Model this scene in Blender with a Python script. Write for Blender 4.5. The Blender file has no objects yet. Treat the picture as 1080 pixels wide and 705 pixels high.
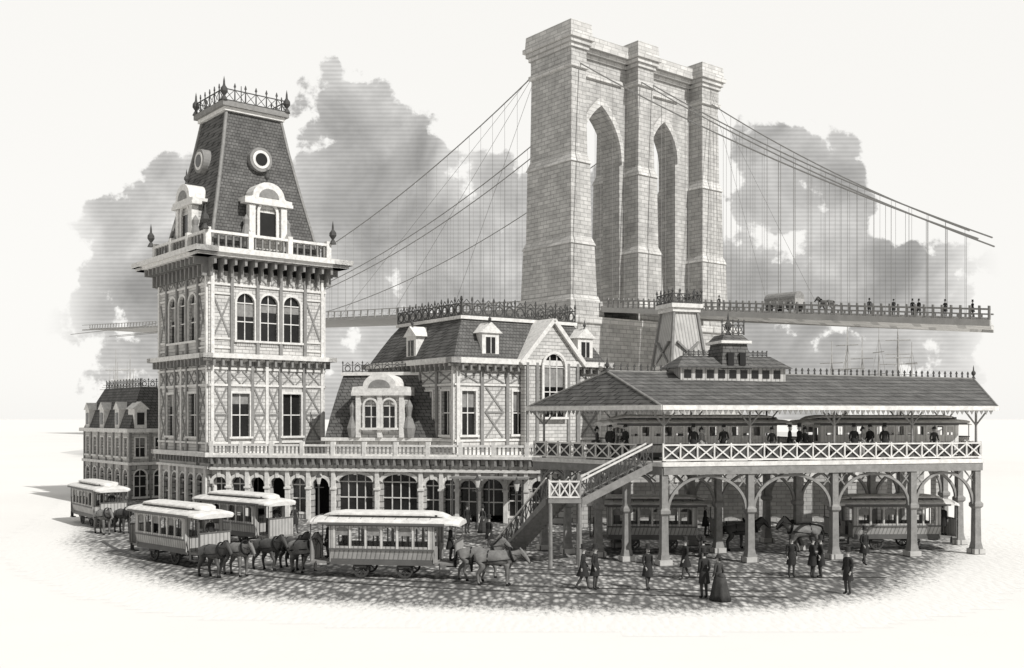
import bpy, bmesh, math, random
from mathutils import Matrix, Vector
random.seed(7)
sc=bpy.context.scene
rad=math.radians
# ------------------------------------------------------------ materials
MATS={}
def tint(v): return (v, v*0.985, v*0.955, 1)
def new_mat(name,v,rough=0.85,pattern=None,a=0.5,b=0.25,dark=0.45,var=0.25,nscale=1.2,spec=0.25,bump=0.0):
    m=bpy.data.materials.new(name); m.use_nodes=True
    nt=m.node_tree; N=nt.nodes; L=nt.links
    bs=N['Principled BSDF']; bs.inputs['Roughness'].default_value=rough
    bs.inputs['Specular IOR Level'].default_value=spec
    tc=N.new('ShaderNodeTexCoord'); sep=N.new('ShaderNodeSeparateXYZ'); L.new(tc.outputs['Object'],sep.inputs[0])
    ad=N.new('ShaderNodeMath'); ad.operation='ADD'; L.new(sep.outputs[0],ad.inputs[0]); L.new(sep.outputs[1],ad.inputs[1])
    cb=N.new('ShaderNodeCombineXYZ'); L.new(ad.outputs[0],cb.inputs[0]); L.new(sep.outputs[2],cb.inputs[1])
    col=None
    if pattern=='brick' or pattern=='slate':
        br=N.new('ShaderNodeTexBrick'); L.new(cb.outputs[0],br.inputs['Vector'])
        br.inputs['Scale'].default_value=1; br.inputs['Brick Width'].default_value=a; br.inputs['Row Height'].default_value=b
        br.inputs['Mortar Size'].default_value=b*0.11; br.inputs['Mortar Smooth'].default_value=0.3
        br.inputs['Color1'].default_value=tint(v*1.10); br.inputs['Color2'].default_value=tint(v*0.86)
        br.inputs['Mortar'].default_value=tint(v*dark)
        col=br.outputs['Color']
    elif pattern in('rows','boards'):
        mm=N.new('ShaderNodeMath'); mm.operation='MULTIPLY'; mm.inputs[1].default_value=1/b
        L.new((sep.outputs[2] if pattern=='rows' else ad.outputs[0]),mm.inputs[0])
        fr=N.new('ShaderNodeMath'); fr.operation='FRACT'; L.new(mm.outputs[0],fr.inputs[0])
        rp=N.new('ShaderNodeValToRGB'); L.new(fr.outputs[0],rp.inputs[0])
        rp.color_ramp.elements[0].position=0.0; rp.color_ramp.elements[0].color=tint(v*dark)
        rp.color_ramp.elements[1].position=0.35; rp.color_ramp.elements[1].color=tint(v)
        e=rp.color_ramp.elements.new(0.9); e.color=tint(v*1.05)
        col=rp.outputs[0]
    no=N.new('ShaderNodeTexNoise'); L.new(tc.outputs['Object'],no.inputs['Vector']); no.inputs['Scale'].default_value=nscale
    no.inputs['Detail'].default_value=7; no.inputs['Roughness'].default_value=0.7
    mr=N.new('ShaderNodeMapRange'); L.new(no.outputs['Fac'],mr.inputs[0]); mr.inputs[1].default_value=0.3; mr.inputs[2].default_value=0.7
    mr.inputs[3].default_value=1-var; mr.inputs[4].default_value=1+var*0.6
    mx=N.new('ShaderNodeMix'); mx.data_type='RGBA'; mx.blend_type='MULTIPLY'; mx.inputs[0].default_value=1
    if col is None: mx.inputs[6].default_value=tint(v)
    else: L.new(col,mx.inputs[6])
    L.new(mr.outputs[0],mx.inputs[7]); L.new(mx.outputs[2],bs.inputs['Base Color'])
    bp=N.new('ShaderNodeBump'); bp.inputs['Strength'].default_value=0.35; bp.inputs['Distance'].default_value=0.04
    L.new(no.outputs['Fac'],bp.inputs['Height']); L.new(bp.outputs[0],bs.inputs['Normal'])
    MATS[name]=m; return m
new_mat('wall',0.56,pattern='brick',a=0.8,b=0.27,dark=0.45,var=0.22)
new_mat('rust',0.50,pattern='brick',a=1.1,b=0.45,dark=0.32,var=0.25)
new_mat('panel',0.48,pattern='boards',b=0.26,dark=0.4,var=0.2)
new_mat('trim',0.70,var=0.28,nscale=3.5)
new_mat('timber',0.25,var=0.25,nscale=3)
new_mat('slate',0.13,pattern='slate',a=0.42,b=0.26,dark=0.3,var=0.4)
new_mat('slate2',0.13,pattern='slate',a=0.45,b=0.2,dark=0.3,var=0.45)
new_mat('granite',0.48,pattern='brick',a=1.9,b=0.8,dark=0.62,var=0.3,nscale=0.35)
new_mat('granitetrim',0.58,pattern='brick',a=2.2,b=0.8,dark=0.66,var=0.22,nscale=0.5)
new_mat('iron',0.07,rough=0.6,var=0.3,nscale=3)
new_mat('ironl',0.25,rough=0.7,var=0.3,nscale=3)
new_mat('decksteel',0.38,rough=0.7,var=0.2,nscale=.5)
new_mat('cable',0.24,rough=0.7,var=0.1)
new_mat('glass',0.02,rough=0.15,var=0.3,spec=0.5)
new_mat('curtain',0.26,var=0.4,nscale=2)
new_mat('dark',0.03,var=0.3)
new_mat('carbody',0.42,pattern='boards',b=0.22,dark=0.3,var=0.25,rough=0.55)
new_mat('trainbody',0.80,pattern='boards',b=0.22,dark=0.75,var=0.12,rough=0.55)
new_mat('cartrim',0.12,var=0.2,rough=0.5)
new_mat('canvas',0.64,var=0.3,nscale=2.5)
new_mat('back',0.44,pattern='brick',a=0.7,b=0.28,dark=0.6,var=0.2)
new_mat('coat',0.03,var=0.35,nscale=6)
new_mat('trousers',0.07,var=0.3,nscale=6)
new_mat('dress',0.055,var=0.4,nscale=5)
new_mat('dress_light',0.28,var=0.4,nscale=5)
new_mat('skin',0.42,var=0.1,nscale=8)
new_mat('hair',0.03,var=0.2)
new_mat('horse_dark',0.07,var=0.5,nscale=2.5,rough=0.6)
new_mat('horse_mid',0.18,var=0.5,nscale=2.5,rough=0.6)
new_mat('harness',0.015,var=0.2)
new_mat('rail',0.04,rough=0.5,var=0.2)
new_mat('paper_ground',0.725,var=0.03,nscale=0.05)

# ------------------------------------------------------------ mesh builder
class MB:
    def __init__(s): s.v=[];s.f=[];s.m=[];s.M=Matrix.Identity(4);s.mats=[]
    def mi(s,mat):
        if mat not in s.mats: s.mats.append(mat)
        return s.mats.index(mat)
    def add(s,vs,fs,mat):
        b=len(s.v); k=s.mi(mat)
        for p in vs: s.v.append(tuple(s.M@Vector(p)))
        for f in fs: s.f.append([b+i for i in f]); s.m.append(k)
    def box(s,x0,x1,y0,y1,z0,z1,mat):
        vs=[(x0,y0,z0),(x1,y0,z0),(x1,y1,z0),(x0,y1,z0),(x0,y0,z1),(x1,y0,z1),(x1,y1,z1),(x0,y1,z1)]
        s.add(vs,[(0,3,2,1),(4,5,6,7),(0,1,5,4),(1,2,6,5),(2,3,7,6),(3,0,4,7)],mat)
    def prism(s,pts,n0,n1,mat):
        k=len(pts); vs=[(p[0],n0,p[1]) for p in pts]+[(p[0],n1,p[1]) for p in pts]
        fs=[list(range(k)),list(range(2*k-1,k-1,-1))]+[(i,(i+1)%k,k+(i+1)%k,k+i) for i in range(k)]
        s.add(vs,fs,mat)
    def slab(s,pts,z0,z1,mat):
        k=len(pts); vs=[(p[0],p[1],z0) for p in pts]+[(p[0],p[1],z1) for p in pts]
        fs=[list(range(k)),list(range(2*k-1,k-1,-1))]+[(i,(i+1)%k,k+(i+1)%k,k+i) for i in range(k)]
        s.add(vs,fs,mat)
    def loft(s,rings,mat,cap=True):
        k=len(rings[0]); vs=[p for r in rings for p in r]; fs=[]
        for j in range(len(rings)-1):
            for i in range(k):
                a=j*k+i;b=j*k+(i+1)%k; fs.append((a,b,b+k,a+k))
        if cap: fs.append(list(range(k))[::-1]); fs.append([(len(rings)-1)*k+i for i in range(k)])
        s.add(vs,fs,mat)
    def rect_loft(s,levels,mat):
        s.loft([[(a,c,z),(b,c,z),(b,d,z),(a,d,z)] for a,b,c,d,z in levels],mat)
    def cyl(s,p0,p1,r0,r1,mat,seg=8):
        p0=Vector(p0);p1=Vector(p1);d=(p1-p0).normalized()
        a=d.orthogonal().normalized();b=d.cross(a)
        rg=[]
        for p,r in((p0,r0),(p1,r1)):
            rg.append([tuple(p+a*(r*math.cos(2*math.pi*i/seg))+b*(r*math.sin(2*math.pi*i/seg))) for i in range(seg)])
        s.loft(rg,mat)
    def lathe(s,c,prof,mat,seg=10,sx=1,sy=1):
        s.loft([[(c[0]+sx*r*math.cos(2*math.pi*i/seg),c[1]+sy*r*math.sin(2*math.pi*i/seg),c[2]+z) for i in range(seg)] for r,z in prof],mat)
    def bar(s,u0,z0,u1,z1,w,n0,n1,mat):
        d=Vector((u1-u0,z1-z0)).normalized(); q=Vector((-d.y,d.x))*w/2
        s.prism([(u0+q.x,z0+q.y),(u0-q.x,z0-q.y),(u1-q.x,z1-q.y),(u1+q.x,z1+q.y)],n0,n1,mat)
    def xpanel(s,u0,u1,z0,z1,mat='timber',w=0.13,n=0.0,d=0.09):
        s.bar(u0,z0,u1,z1,w,n-d*.6,n,mat); s.bar(u0,z1,u1,z0,w,n-d*.6-.006,n-.002,mat)
    def build(s,name,parent=None,smooth=False,link=True):
        me=bpy.data.meshes.new(name); me.from_pydata(s.v,[],s.f)
        for k in s.mats: me.materials.append(MATS[k])
        me.polygons.foreach_set('material_index',s.m)
        bm=bmesh.new(); bm.from_mesh(me); bmesh.ops.recalc_face_normals(bm,faces=bm.faces[:]); bm.to_mesh(me); bm.free()
        if smooth: me.polygons.foreach_set('use_smooth',[True]*len(me.polygons))
        me.update()
        if not link: return me
        return put(name,me,parent)
def put(name,me,parent=None,loc=(0,0,0),rot=0,scale=1):
    o=bpy.data.objects.new(name,me); sc.collection.objects.link(o); o.location=loc; o.rotation_euler[2]=rot; o.scale=(scale,)*3
    if parent: o.parent=parent
    return o
def empty(name,loc=(0,0,0),rot=0):
    o=bpy.data.objects.new(name,None); sc.collection.objects.link(o); o.location=loc; o.rotation_euler[2]=rot; o.empty_display_size=0.3
    return o
def inst(name,parts,loc,rot=0,scale=1):
    e=empty(name,loc,rot); e.scale=(scale,)*3
    for n,me in parts: put(n,me,e)
    return e
def frame(x,y,ang): return Matrix.Translation((x,y,0))@Matrix.Rotation(ang,4,'Z')

def rise(w,kind): return {'round':w/2,'seg':w*0.22,'point':w*0.93,'flat':0}[kind]
def arc(c,w,zt,kind,k=8):
    r=rise(w,kind); zs=zt-r; pts=[]
    if kind=='flat': return [(c-w/2,zt),(c+w/2,zt)]
    if kind=='point':
        h=w/2; R=(r*r+h*h)/(2*h)
        a1=math.asin(min(1,r/R))
        for i in range(k+1):
            a=a1*i/k; pts.append((c-h+R-R*math.cos(a),zs+R*math.sin(a)))
        pts+= [(2*c-p[0],p[1]) for p in pts[:-1][::-1]]
        return pts
    for i in range(k*2+1):
        a=math.pi*(1-i/(2*k)); pts.append((c+w/2*math.cos(a),zs+r*math.sin(a)))
    return pts
def wall(mb,u0,u1,z0,z1,n0,n1,ops,mat):
    x=u0
    for (c,w,zb,zt,kind) in sorted(ops):
        l=c-w/2;r=c+w/2
        if l>x+1e-4: mb.box(x,l,n0,n1,z0,z1,mat)
        if zb>z0+1e-4: mb.box(l,r,n0,n1,z0,zb,mat)
        a=arc(c,w,zt,kind)
        mb.prism(a+[(r,z1),(l,z1)] if kind!='flat' else [(l,zt),(r,zt),(r,z1),(l,z1)],n0,n1,mat)
        x=r
    if u1>x+1e-4: mb.box(x,u1,n0,n1,z0,z1,mat)
def window(mb,c,w,zb,zt,kind,n0=0,casing=0.16,trim='trim',mull=1,cur=True,sill=True):
    a=arc(c,w,zt,kind)
    mb.prism(a+[(c+w/2,zb),(c-w/2,zb)],n0+0.2,n0+0.23,'glass')
    r=rise(w,kind); zs=zt-r
    if cur and random.random()<.6:
        hh=random.uniform(.2,.5)*(zs-zb)
        mb.box(c-w/2+.02,c+w/2-.02,n0+.185,n0+.195,zs-hh,zs,'curtain')
    for i in range(mull):
        u=c-w/2+w*(i+1)/(mull+1); mb.box(u-.035,u+.035,n0+.12,n0+.18,zb,zt-.02,trim)
    mb.box(c-w/2,c+w/2,n0+.11,n0+.17,(zb+zs)/2-.04,(zb+zs)/2+.04,trim)
    if kind!='flat': mb.box(c-w/2,c+w/2,n0+.105,n0+.175,zs-.04,zs+.04,trim)
    if casing:
        o=arc(c,w+2*casing,zt+casing,kind) if kind!='flat' else [(c-w/2-casing,zt+casing),(c+w/2+casing,zt+casing)]
        mb.prism([(c-w/2,zb)]+a+[(c+w/2,zb),(c+w/2+casing,zb)]+o[::-1]+[(c-w/2-casing,zb)],n0-.09,n0+.004,trim)
    if sill: mb.box(c-w/2-.25,c+w/2+.25,n0-.2,n0+.01,zb-.16,zb,trim)
def crest(mb,u0,u1,n,z,h,step,mat='iron',t=.05,rings=False):
    mb.box(u0,u1,n-t/2,n+t/2,z+.05,z+.05+t,mat); mb.box(u0,u1,n-t/2-.002,n+t/2+.002,z+h*.6,z+h*.6+t,mat)
    k=max(1,round((u1-u0)/step))
    for i in range(k+1):
        u=u0+(u1-u0)*i/k; mb.prism([(u-t*.7,z),(u+t*.7,z),(u+t*.4,z+h*.75),(u+t*1.4,z+h*.8),(u,z+h),(u-t*1.4,z+h*.8),(u-t*.4,z+h*.75)],n-t/2-.004,n+t/2+.004,mat)
        if i<k:
            s=(u1-u0)/k
            if rings:
                R=min(s*.42,h*.28); cc_=u+s/2; zz=z+h*.33
                for q in range(8):
                    a0=math.pi*q/4;a1=math.pi*(q+1)/4
                    mb.prism([(cc_+R*math.cos(a0),zz+R*math.sin(a0)),(cc_+R*math.cos(a1),zz+R*math.sin(a1)),(cc_+R*.72*math.cos(a1),zz+R*.72*math.sin(a1)),(cc_+R*.72*math.cos(a0),zz+R*.72*math.sin(a0))],n-.02,n+.02,mat)
                R2=R*.8; mb.bar(cc_-R2,z+h*.62,cc_,z+h*.85,t*.7,n-.02,n+.02,mat); mb.bar(cc_+R2,z+h*.62,cc_,z+h*.85,t*.7,n-.023,n+.017,mat)
            else:
                mb.bar(u+t,z+.1,u+s-t,z+h*.6,t*.7,n-.012,n+.012,mat); mb.bar(u+t,z+h*.6,u+s-t,z+.1,t*.7,n-.015,n+.009,mat)
def finial(mb,x,y,z,h,mat='iron'):
    mb.lathe((x,y,z),[(.16*h,0),(.1*h,.12*h),(.05*h,.2*h),(.16*h,.36*h),(.15*h,.48*h),(.05*h,.62*h),(.04*h,.8*h),(.005,h)],mat,8)

# ------------------------------------------------------------ ground, street, water
mb=MB(); mb.add([(-2500,-200,0),(2500,-200,0),(2500,3000,0),(-2500,3000,0)],[(0,1,2,3)],'paper_ground'); mb.build('ground')
poly=[(-30.5,72),(-27,61),(-21.5,52),(-16,45.5),(-11.5,41.8),(-5,39.8),(1,38.9),(6,38.6),(11,39.3),(16.2,42.5),(20.5,48.5),(24,54),(28,62),(31,76),(33,118),(-45,118),(-40,100),(-34.5,85)]
def pdist(x,y):
    ins=False; dm=1e9; n=len(poly)
    for i in range(n):
        ax,ay=poly[i];bx,by=poly[(i+1)%n]
        if (ay>y)!=(by>y) and x<(bx-ax)*(y-ay)/(by-ay)+ax: ins=not ins
        dx,dy=bx-ax,by-ay; t=max(0,min(1,((x-ax)*dx+(y-ay)*dy)/(dx*dx+dy*dy)))
        dm=min(dm,math.hypot(x-ax-t*dx,y-ay-t*dy))
    return dm if ins else -dm
st=.7; xs=[-62+st*i for i in range(int(100/st))]; ys=[35+st*j for j in range(int(85/st))]
vs=[(x,y,0.004) for y in ys for x in xs]; nx=len(xs)
fd=[pdist(v[0],v[1]) for v in vs]; fs=[]
for j in range(len(ys)-1):
    for i in range(nx-1):
        q=(j*nx+i,j*nx+i+1,(j+1)*nx+i+1,(j+1)*nx+i)
        if max(fd[k] for k in q)>-3.0: fs.append(q)
me=bpy.data.meshes.new('cobblestone_street'); me.from_pydata(vs,[],fs)
at=me.attributes.new('fade','FLOAT','POINT'); at.data.foreach_set('value',[max(0,min(1.5,(d+1.0)/4.2)) for d in fd])
m=bpy.data.materials.new('cobbles'); m.use_nodes=True; nt=m.node_tree;N=nt.nodes;L=nt.links; bs=N['Principled BSDF']; bs.inputs['Roughness'].default_value=.9
tc=N.new('ShaderNodeTexCoord')
mp=N.new('ShaderNodeMapping'); L.new(tc.outputs['Object'],mp.inputs[0]); mp.inputs['Scale'].default_value=(2.0,0.75,1); mp.inputs['Rotation'].default_value=(0,0,rad(4))
vo=N.new('ShaderNodeTexVoronoi'); L.new(mp.outputs[0],vo.inputs['Vector']); vo.inputs['Scale'].default_value=2.0
vr=N.new('ShaderNodeMapRange'); L.new(vo.outputs['Distance'],vr.inputs[0]); vr.inputs[1].default_value=.15; vr.inputs[2].default_value=.6; vr.inputs[3].default_value=1.4; vr.inputs[4].default_value=.3
vc=N.new('ShaderNodeSeparateColor'); L.new(vo.outputs['Color'],vc.inputs[0])
vm=N.new('ShaderNodeMapRange'); L.new(vc.outputs[0],vm.inputs[0]); vm.inputs[3].default_value=.6; vm.inputs[4].default_value=1.35
no=N.new('ShaderNodeTexNoise'); L.new(tc.outputs['Object'],no.inputs['Vector']); no.inputs['Scale'].default_value=.25; no.inputs['Detail'].default_value=8
nr=N.new('ShaderNodeMapRange'); L.new(no.outputs['Fac'],nr.inputs[0]); nr.inputs[1].default_value=.3; nr.inputs[2].default_value=.7; nr.inputs[3].default_value=.20; nr.inputs[4].default_value=.42
mu=N.new('ShaderNodeMath'); mu.operation='MULTIPLY'; L.new(vr.outputs[0],mu.inputs[0]); L.new(nr.outputs[0],mu.inputs[1])
mu2=N.new('ShaderNodeMath'); mu2.operation='MULTIPLY'; L.new(mu.outputs[0],mu2.inputs[0]); L.new(vm.outputs[0],mu2.inputs[1])
cx=N.new('ShaderNodeCombineColor'); 
for i,k in enumerate((1,.985,.955)):
    q=N.new('ShaderNodeMath'); q.operation='MULTIPLY'; q.inputs[1].default_value=k; L.new(mu2.outputs[0],q.inputs[0]); L.new(q.outputs[0],cx.inputs[i])
atn=N.new('ShaderNodeAttribute'); atn.attribute_name='fade'
n2=N.new('ShaderNodeTexNoise'); L.new(mp.outputs[0],n2.inputs['Vector']); n2.inputs['Scale'].default_value=2.6; n2.inputs['Detail'].default_value=9; n2.inputs['Roughness'].default_value=.75
s1=N.new('ShaderNodeMath'); s1.operation='MULTIPLY_ADD'; L.new(n2.outputs['Fac'],s1.inputs[0]); s1.inputs[1].default_value=1.7; s1.inputs[2].default_value=-.85
s2=N.new('ShaderNodeMath'); s2.operation='ADD'; L.new(atn.outputs['Fac'],s2.inputs[0]); L.new(s1.outputs[0],s2.inputs[1])
s3=N.new('ShaderNodeMapRange'); s3.interpolation_type='SMOOTHSTEP'; L.new(s2.outputs[0],s3.inputs[0]); s3.inputs[1].default_value=.15; s3.inputs[2].default_value=.75
mx=N.new('ShaderNodeMix'); mx.data_type='RGBA'; L.new(s3.outputs[0],mx.inputs[0]); mx.inputs[6].default_value=tint(.725); L.new(cx.outputs[0],mx.inputs[7]); L.new(mx.outputs[2],bs.inputs['Base Color'])
bp=N.new('ShaderNodeBump'); bp.inputs['Strength'].default_value=.5; bp.inputs['Distance'].default_value=.05; bp.invert=True; L.new(vo.outputs['Distance'],bp.inputs['Height']); L.new(bp.outputs[0],bs.inputs['Normal'])
me.materials.append(m); put('cobblestone_street',me)
new_mat('watermat',0.58,rough=.4,var=.2,nscale=.08)
mb=MB(); mb.add([(x,y,.006) for x,y in [(-38,119),(-66,175),(-95,215),(-112,300),(-110,450),(-80,800),(110,800),(140,460),(95,260),(56,160),(45,119)]],[list(range(11))],'watermat'); mb.build('water')
def ribbon(name,pts,parent):
    mb=MB()
    for off in(-.72,.72):
        for i in range(len(pts)-1):
            a=Vector(pts[i]);b=Vector(pts[i+1]); d=(b-a).normalized(); q=Vector((-d.y,d.x))
            a2=a+q*off;b2=b+q*off; w=q*.13
            mb.add([(a2.x-w.x,a2.y-w.y,.012),(b2.x-w.x,b2.y-w.y,.012),(b2.x+w.x,b2.y+w.y,.012),(a2.x+w.x,a2.y+w.y,.012)],[(0,1,2,3)],'rail')
    mb.build(name,parent)
def bez(p0,p1,p2,p3,k=24):
    r=[]
    for i in range(k+1):
        t=i/k; r.append(tuple((1-t)**3*Vector(p0)+3*t*(1-t)**2*Vector(p1)+3*t*t*(1-t)*Vector(p2)+t**3*Vector(p3)))
    return r
tr=empty('tram_tracks')
ribbon('rail_curve',bez((-24,62),(-19,53),(-11,44.5),(11.5,43.3)),tr)
ribbon('rail_main',bez((-24.5,69),(-14,53),(-4,48),(17.5,48.5)),tr)
ribbon('rail_siding',bez((-2,56),(6,58),(18,58),(24.5,59)),tr)

# ------------------------------------------------------------ terminal building
T=empty('terminal_building')
W=9.83; th=rad(40)
base=frame(-22.8,77,th)
fr4=[(Matrix.Translation((0,0,0)),1),(Matrix.Translation((W,0,0))@Matrix.Rotation(rad(90),4,'Z'),2),(Matrix.Translation((W,W,0))@Matrix.Rotation(rad(180),4,'Z'),3),(Matrix.Translation((0,W,0))@Matrix.Rotation(rad(-90),4,'Z'),4)]
wl=MB(); tm=MB()
for F,k in fr4:
    wl.M=base@F; tm.M=base@F
    e=0.45
    def pw(z0,z1,ops,mat): wall(wl,e if k in(2,4) else 0,W-e if k in(2,4) else W,z0,z1,0,e,ops,mat)
    ops=[(u,1.15,.0,3.1,'round') for u in(1.6,3.3,4.92,6.55,8.2)]
    pw(0,4.6,ops,'rust')
    for o in ops: window(tm,o[0],o[1],.5,o[3],'round',.05,.14,cur=False)
    for u in(.45,2.45,4.1,5.75,7.4,W-.45): tm.box(u-.2,u+.2,-.16,.004,0,3.6,'trim')
    tm.box(-.25,W+.25,-.25,.01,3.6,3.8,'trim'); tm.box(-.5,W+.5,-.5,.012,4.5,4.85,'trim')
    for i in range(16): tm.box(.2+i*.62,.36+i*.62,-.42,.014,4.05,4.5,'timber')
    ops=[(2.55,1.45,6.0,9.3,'flat'),(6.9,1.6,6.0,9.3,'flat')]
    pw(4.6,12,ops,'wall')
    for o in ops: window(tm,*o,0,.18,mull=1)
    tm.box(-.12,W+.12,-.12,.02,5.45,5.6,'trim')
    for z in(9.85,11.1): tm.box(-.1,W+.1,-.1,.02,z,z+.16,'trim')
    for u in(.25,1.6,3.5,4.72,5.85,7.95,W-.25): tm.box(u-.12,u+.12,-.13,.003,4.85,11.9,'trim' if u in(.25,W-.25,4.72) else 'timber')
    for z0_,z1_ in((5.65,7.6),(7.75,9.8)):
        tm.xpanel(3.65,4.6,z0_,z1_); tm.xpanel(4.85,5.7,z0_,z1_); tm.xpanel(8.1,W-.4,z0_,z1_); tm.xpanel(.4,1.45,z0_,z1_)
    for q0,q1 in((3.62,4.62),(4.82,5.73),(8.07,W-.37),(.37,1.48)): tm.box(q0,q1,-.07,.006,7.6,7.75,'timber')
    for i in range(8): tm.xpanel(.4+i*1.14,1.4+i*1.14,10.05,11.05,w=.09)
    tm.box(-.35,W+.35,-.35,.02,11.75,11.95,'trim'); tm.box(-.75,W+.75,-.75,.022,11.95,12.3,'trim')
    for i in range(14): tm.box(.1+i*.72,.28+i*.72,-.6,.024,11.4,11.95,'timber')
    ops=[(u,1.45,13.0,17.0,'round') for u in(2.95,4.92,6.89)]
    pw(12,18.6,ops,'wall')
    for o in ops: window(tm,o[0],o[1],13.4,o[3],'round',0,.17)
    for u in ops: tm.box(u[0]-.72,u[0]+.72,-.06,.2,12.95,13.4,'panel')
    for u in(.25,1.8,3.93,5.9,8.03,W-.25): tm.box(u-.13,u+.13,-.17,.003,12.3,18.6,'trim' if u in(.25,W-.25) else 'timber')
    tm.xpanel(.4,1.65,13.6,16.6); tm.xpanel(8.2,W-.4,13.6,16.6)
    for z in(12.7,13.4,16.8): 
        tm.box(.4,1.66,-.1,.02,z,z+.14,'trim'); tm.box(8.17,W-.4,-.1,.02,z,z+.14,'trim')
    tm.box(-.1,W+.1,-.12,.02,17.5,17.66,'trim')
    for i in range(8): 
        u=.3+i*1.155; tm.box(u+.2,u+.95,-.05,.006,17.8,18.5,'panel'); tm.xpanel(u+.2,u+.95,17.8,18.5,w=.08,n=-.05)
    for i in range(13):
        u=.0+i*.82; tm.prism([(u-.1,18.1),(u+.1,18.1),(u+.1,19.5),(u-.1,19.5)],-.55,.0,'timber'); tm.box(u-.1,u+.1,-1.2,-.55,18.95,19.5,'timber')
    tm.box(-1.45,W+1.45,-1.45,.03,19.5,19.75,'trim'); tm.box(-1.7,W+1.7,-1.7,.032,19.75,20.15,'trim')
    tm.box(-.3,W+.3,-.32,-.1,20.15,20.4,'trim'); tm.box(-.35,W+.35,-.38,-.04,21.35,21.55,'trim')
    for i in range(17): tm.box(.0+i*.6,.12+i*.6,-.28,-.14,20.4,21.35,'timber')
    for u in(-.2,W*.33,W*.67,W+.2): tm.box(u-.2,u+.2,-.42,-.02,20.152,21.75,'trim')
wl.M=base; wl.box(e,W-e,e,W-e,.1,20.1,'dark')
wl.build('tower_walls',T)
tm.M=base
tm.box(-.2,W+.2,-.2,W+.2,20.152,20.3,'trim')
for x,y in((-.5,-.5),(W+.5,-.5),(-.5,W+.5),(W+.5,W+.5)): finial(tm,x,y,21.55,1.9)
tm.build('tower_trim',T)
rf=MB(); rf.M=base
c=W/2
lv=[]
for z,h in((20.3,4.55),(21.6,4.35),(23,4.05),(26,3.4),(29,2.8),(31.6,2.35)): lv.append((c-h,c+h,c-h,c+h,z))
rf.rect_loft(lv,'slate')
rf.box(c-2.6,c+2.6,c-2.6,c+2.6,31.6,31.9,'trim'); rf.box(c-2.85,c+2.85,c-2.85,c+2.85,31.9,32.3,'timber')
for sx in(-1,1):
    for sy in(-1,1):
        for i in range(len(lv)-1):
            a=lv[i];b=lv[i+1]; ha=(a[1]-a[0])/2;hb=(b[1]-b[0])/2
            rf.cyl((c+sx*ha,c+sy*ha,a[4]),(c+sx*hb,c+sy*hb,b[4]),.14,.14,'ironl',6)
for F,k in fr4:
    rf.M=base@F
    crest(rf,c-2.7,c+2.7,c-2.7,32.3,1.5,.9,t=.07)
    rf.box(c-1.3,c+1.3,.35,2.2,20.6,24.4,'wall'); 
    window(rf,c,1.4,21.5,24.2,'round',.35-.15,.22)
    rf.box(c-.7,c+.7,.3,.34,21.5,23.5,'glass')
    for s in(-1,1): rf.box(c+s*1.35-.25,c+s*1.35+.25,.05,.6,20.6,24.0,'trim'); rf.lathe((c+s*1.75,.3,20.6),[(.3,0),(.5,.8),(.2,1.8),(.28,2.2),(.02,2.6)],'timber',8)
    ped=[(c-2.0,24.3)]+[(c-2.0+.0,24.55),(c-1.5,24.6)]+[(c+1.35*math.cos(math.pi*(1-i/10)),24.7+1.15*math.sin(math.pi*i/10)) for i in range(11)]+[(c+1.5,24.6),(c+2.0,24.55),(c+2.0,24.3)]
    rf.prism(ped,-.05,2.6,'trim'); rf.box(c-2.05,c+2.05,-.12,.7,24.05,24.3,'trim')
    rf.prism([(c+.85*math.cos(math.pi*i/10),24.62+.72*math.sin(math.pi*i/10)) for i in range(11)],-.09,-.051,'ironl')
    finial(rf,c,.3,25.8,1.3)
    def rnd(R): return [(c+R*math.cos(t*math.pi/12),27.9+R*math.sin(t*math.pi/12)) for t in range(24)]
    rf.prism(rnd(.95),1.3,2.4,'timber'); rf.prism(rnd(.72),1.26,1.299,'trim'); rf.prism(rnd(.5),1.23,1.259,'glass')
for x,y in((c-2.7,c-2.7),(c+2.7,c-2.7),(c-2.7,c+2.7),(c+2.7,c+2.7)):
    rf.M=base; finial(rf,x,y,32.3,1.9)
rf.cyl((c,c,32.3),(c,c,34.6),.06,.03,'iron',6)
rf.build('tower_mansard_roof',T)

ang=math.atan2(-5,24.1); AF=frame(-22.8,77,ang); AL=27.0
ar=MB(); ar.M=AF
ops=[(.9,1.1,.35,3.05,'round'),(2.4,1.1,.35,3.05,'round'),(3.95,1.1,.0,3.05,'round'),(5.55,1.1,.0,3.05,'round'),(7.2,1.1,.35,3.05,'round'),(8.95,1.3,.0,3.05,'round'),
     (11.65,2.6,.0,3.35,'seg'),(15.0,2.6,.0,3.35,'seg'),(17.45,1.0,.35,3.05,'round'),(18.75,.8,.35,3.05,'round'),(20.1,1.2,.0,3.0,'round'),(21.9,1.5,.0,3.1,'round'),(23.5,.9,.35,3.05,'round'),(25.3,1.2,.0,3.05,'round')]
wall(ar,.3,AL,0,4.5,0,.5,ops,'rust')
for o in ops:
    a=arc(o[0],o[1]+.44,o[3]+.22,o[4]); b=arc(o[0],o[1],o[3],o[4]); 
    ar.prism(b+a[::-1],-.09,.003,'trim')
    ar.prism([(o[0]-.1,o[3]-.05),(o[0]+.1,o[3]-.05),(o[0]+.16,o[3]+.38),(o[0]-.16,o[3]+.38)],-.16,.0,'trim')
    if o[2]>.1 or o[0]>11: window(ar,o[0],o[1],max(.5,o[2]),o[3],o[4],.15,0,mull=1 if o[1]<2 else 3,cur=False,sill=o[2]>.1)
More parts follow.
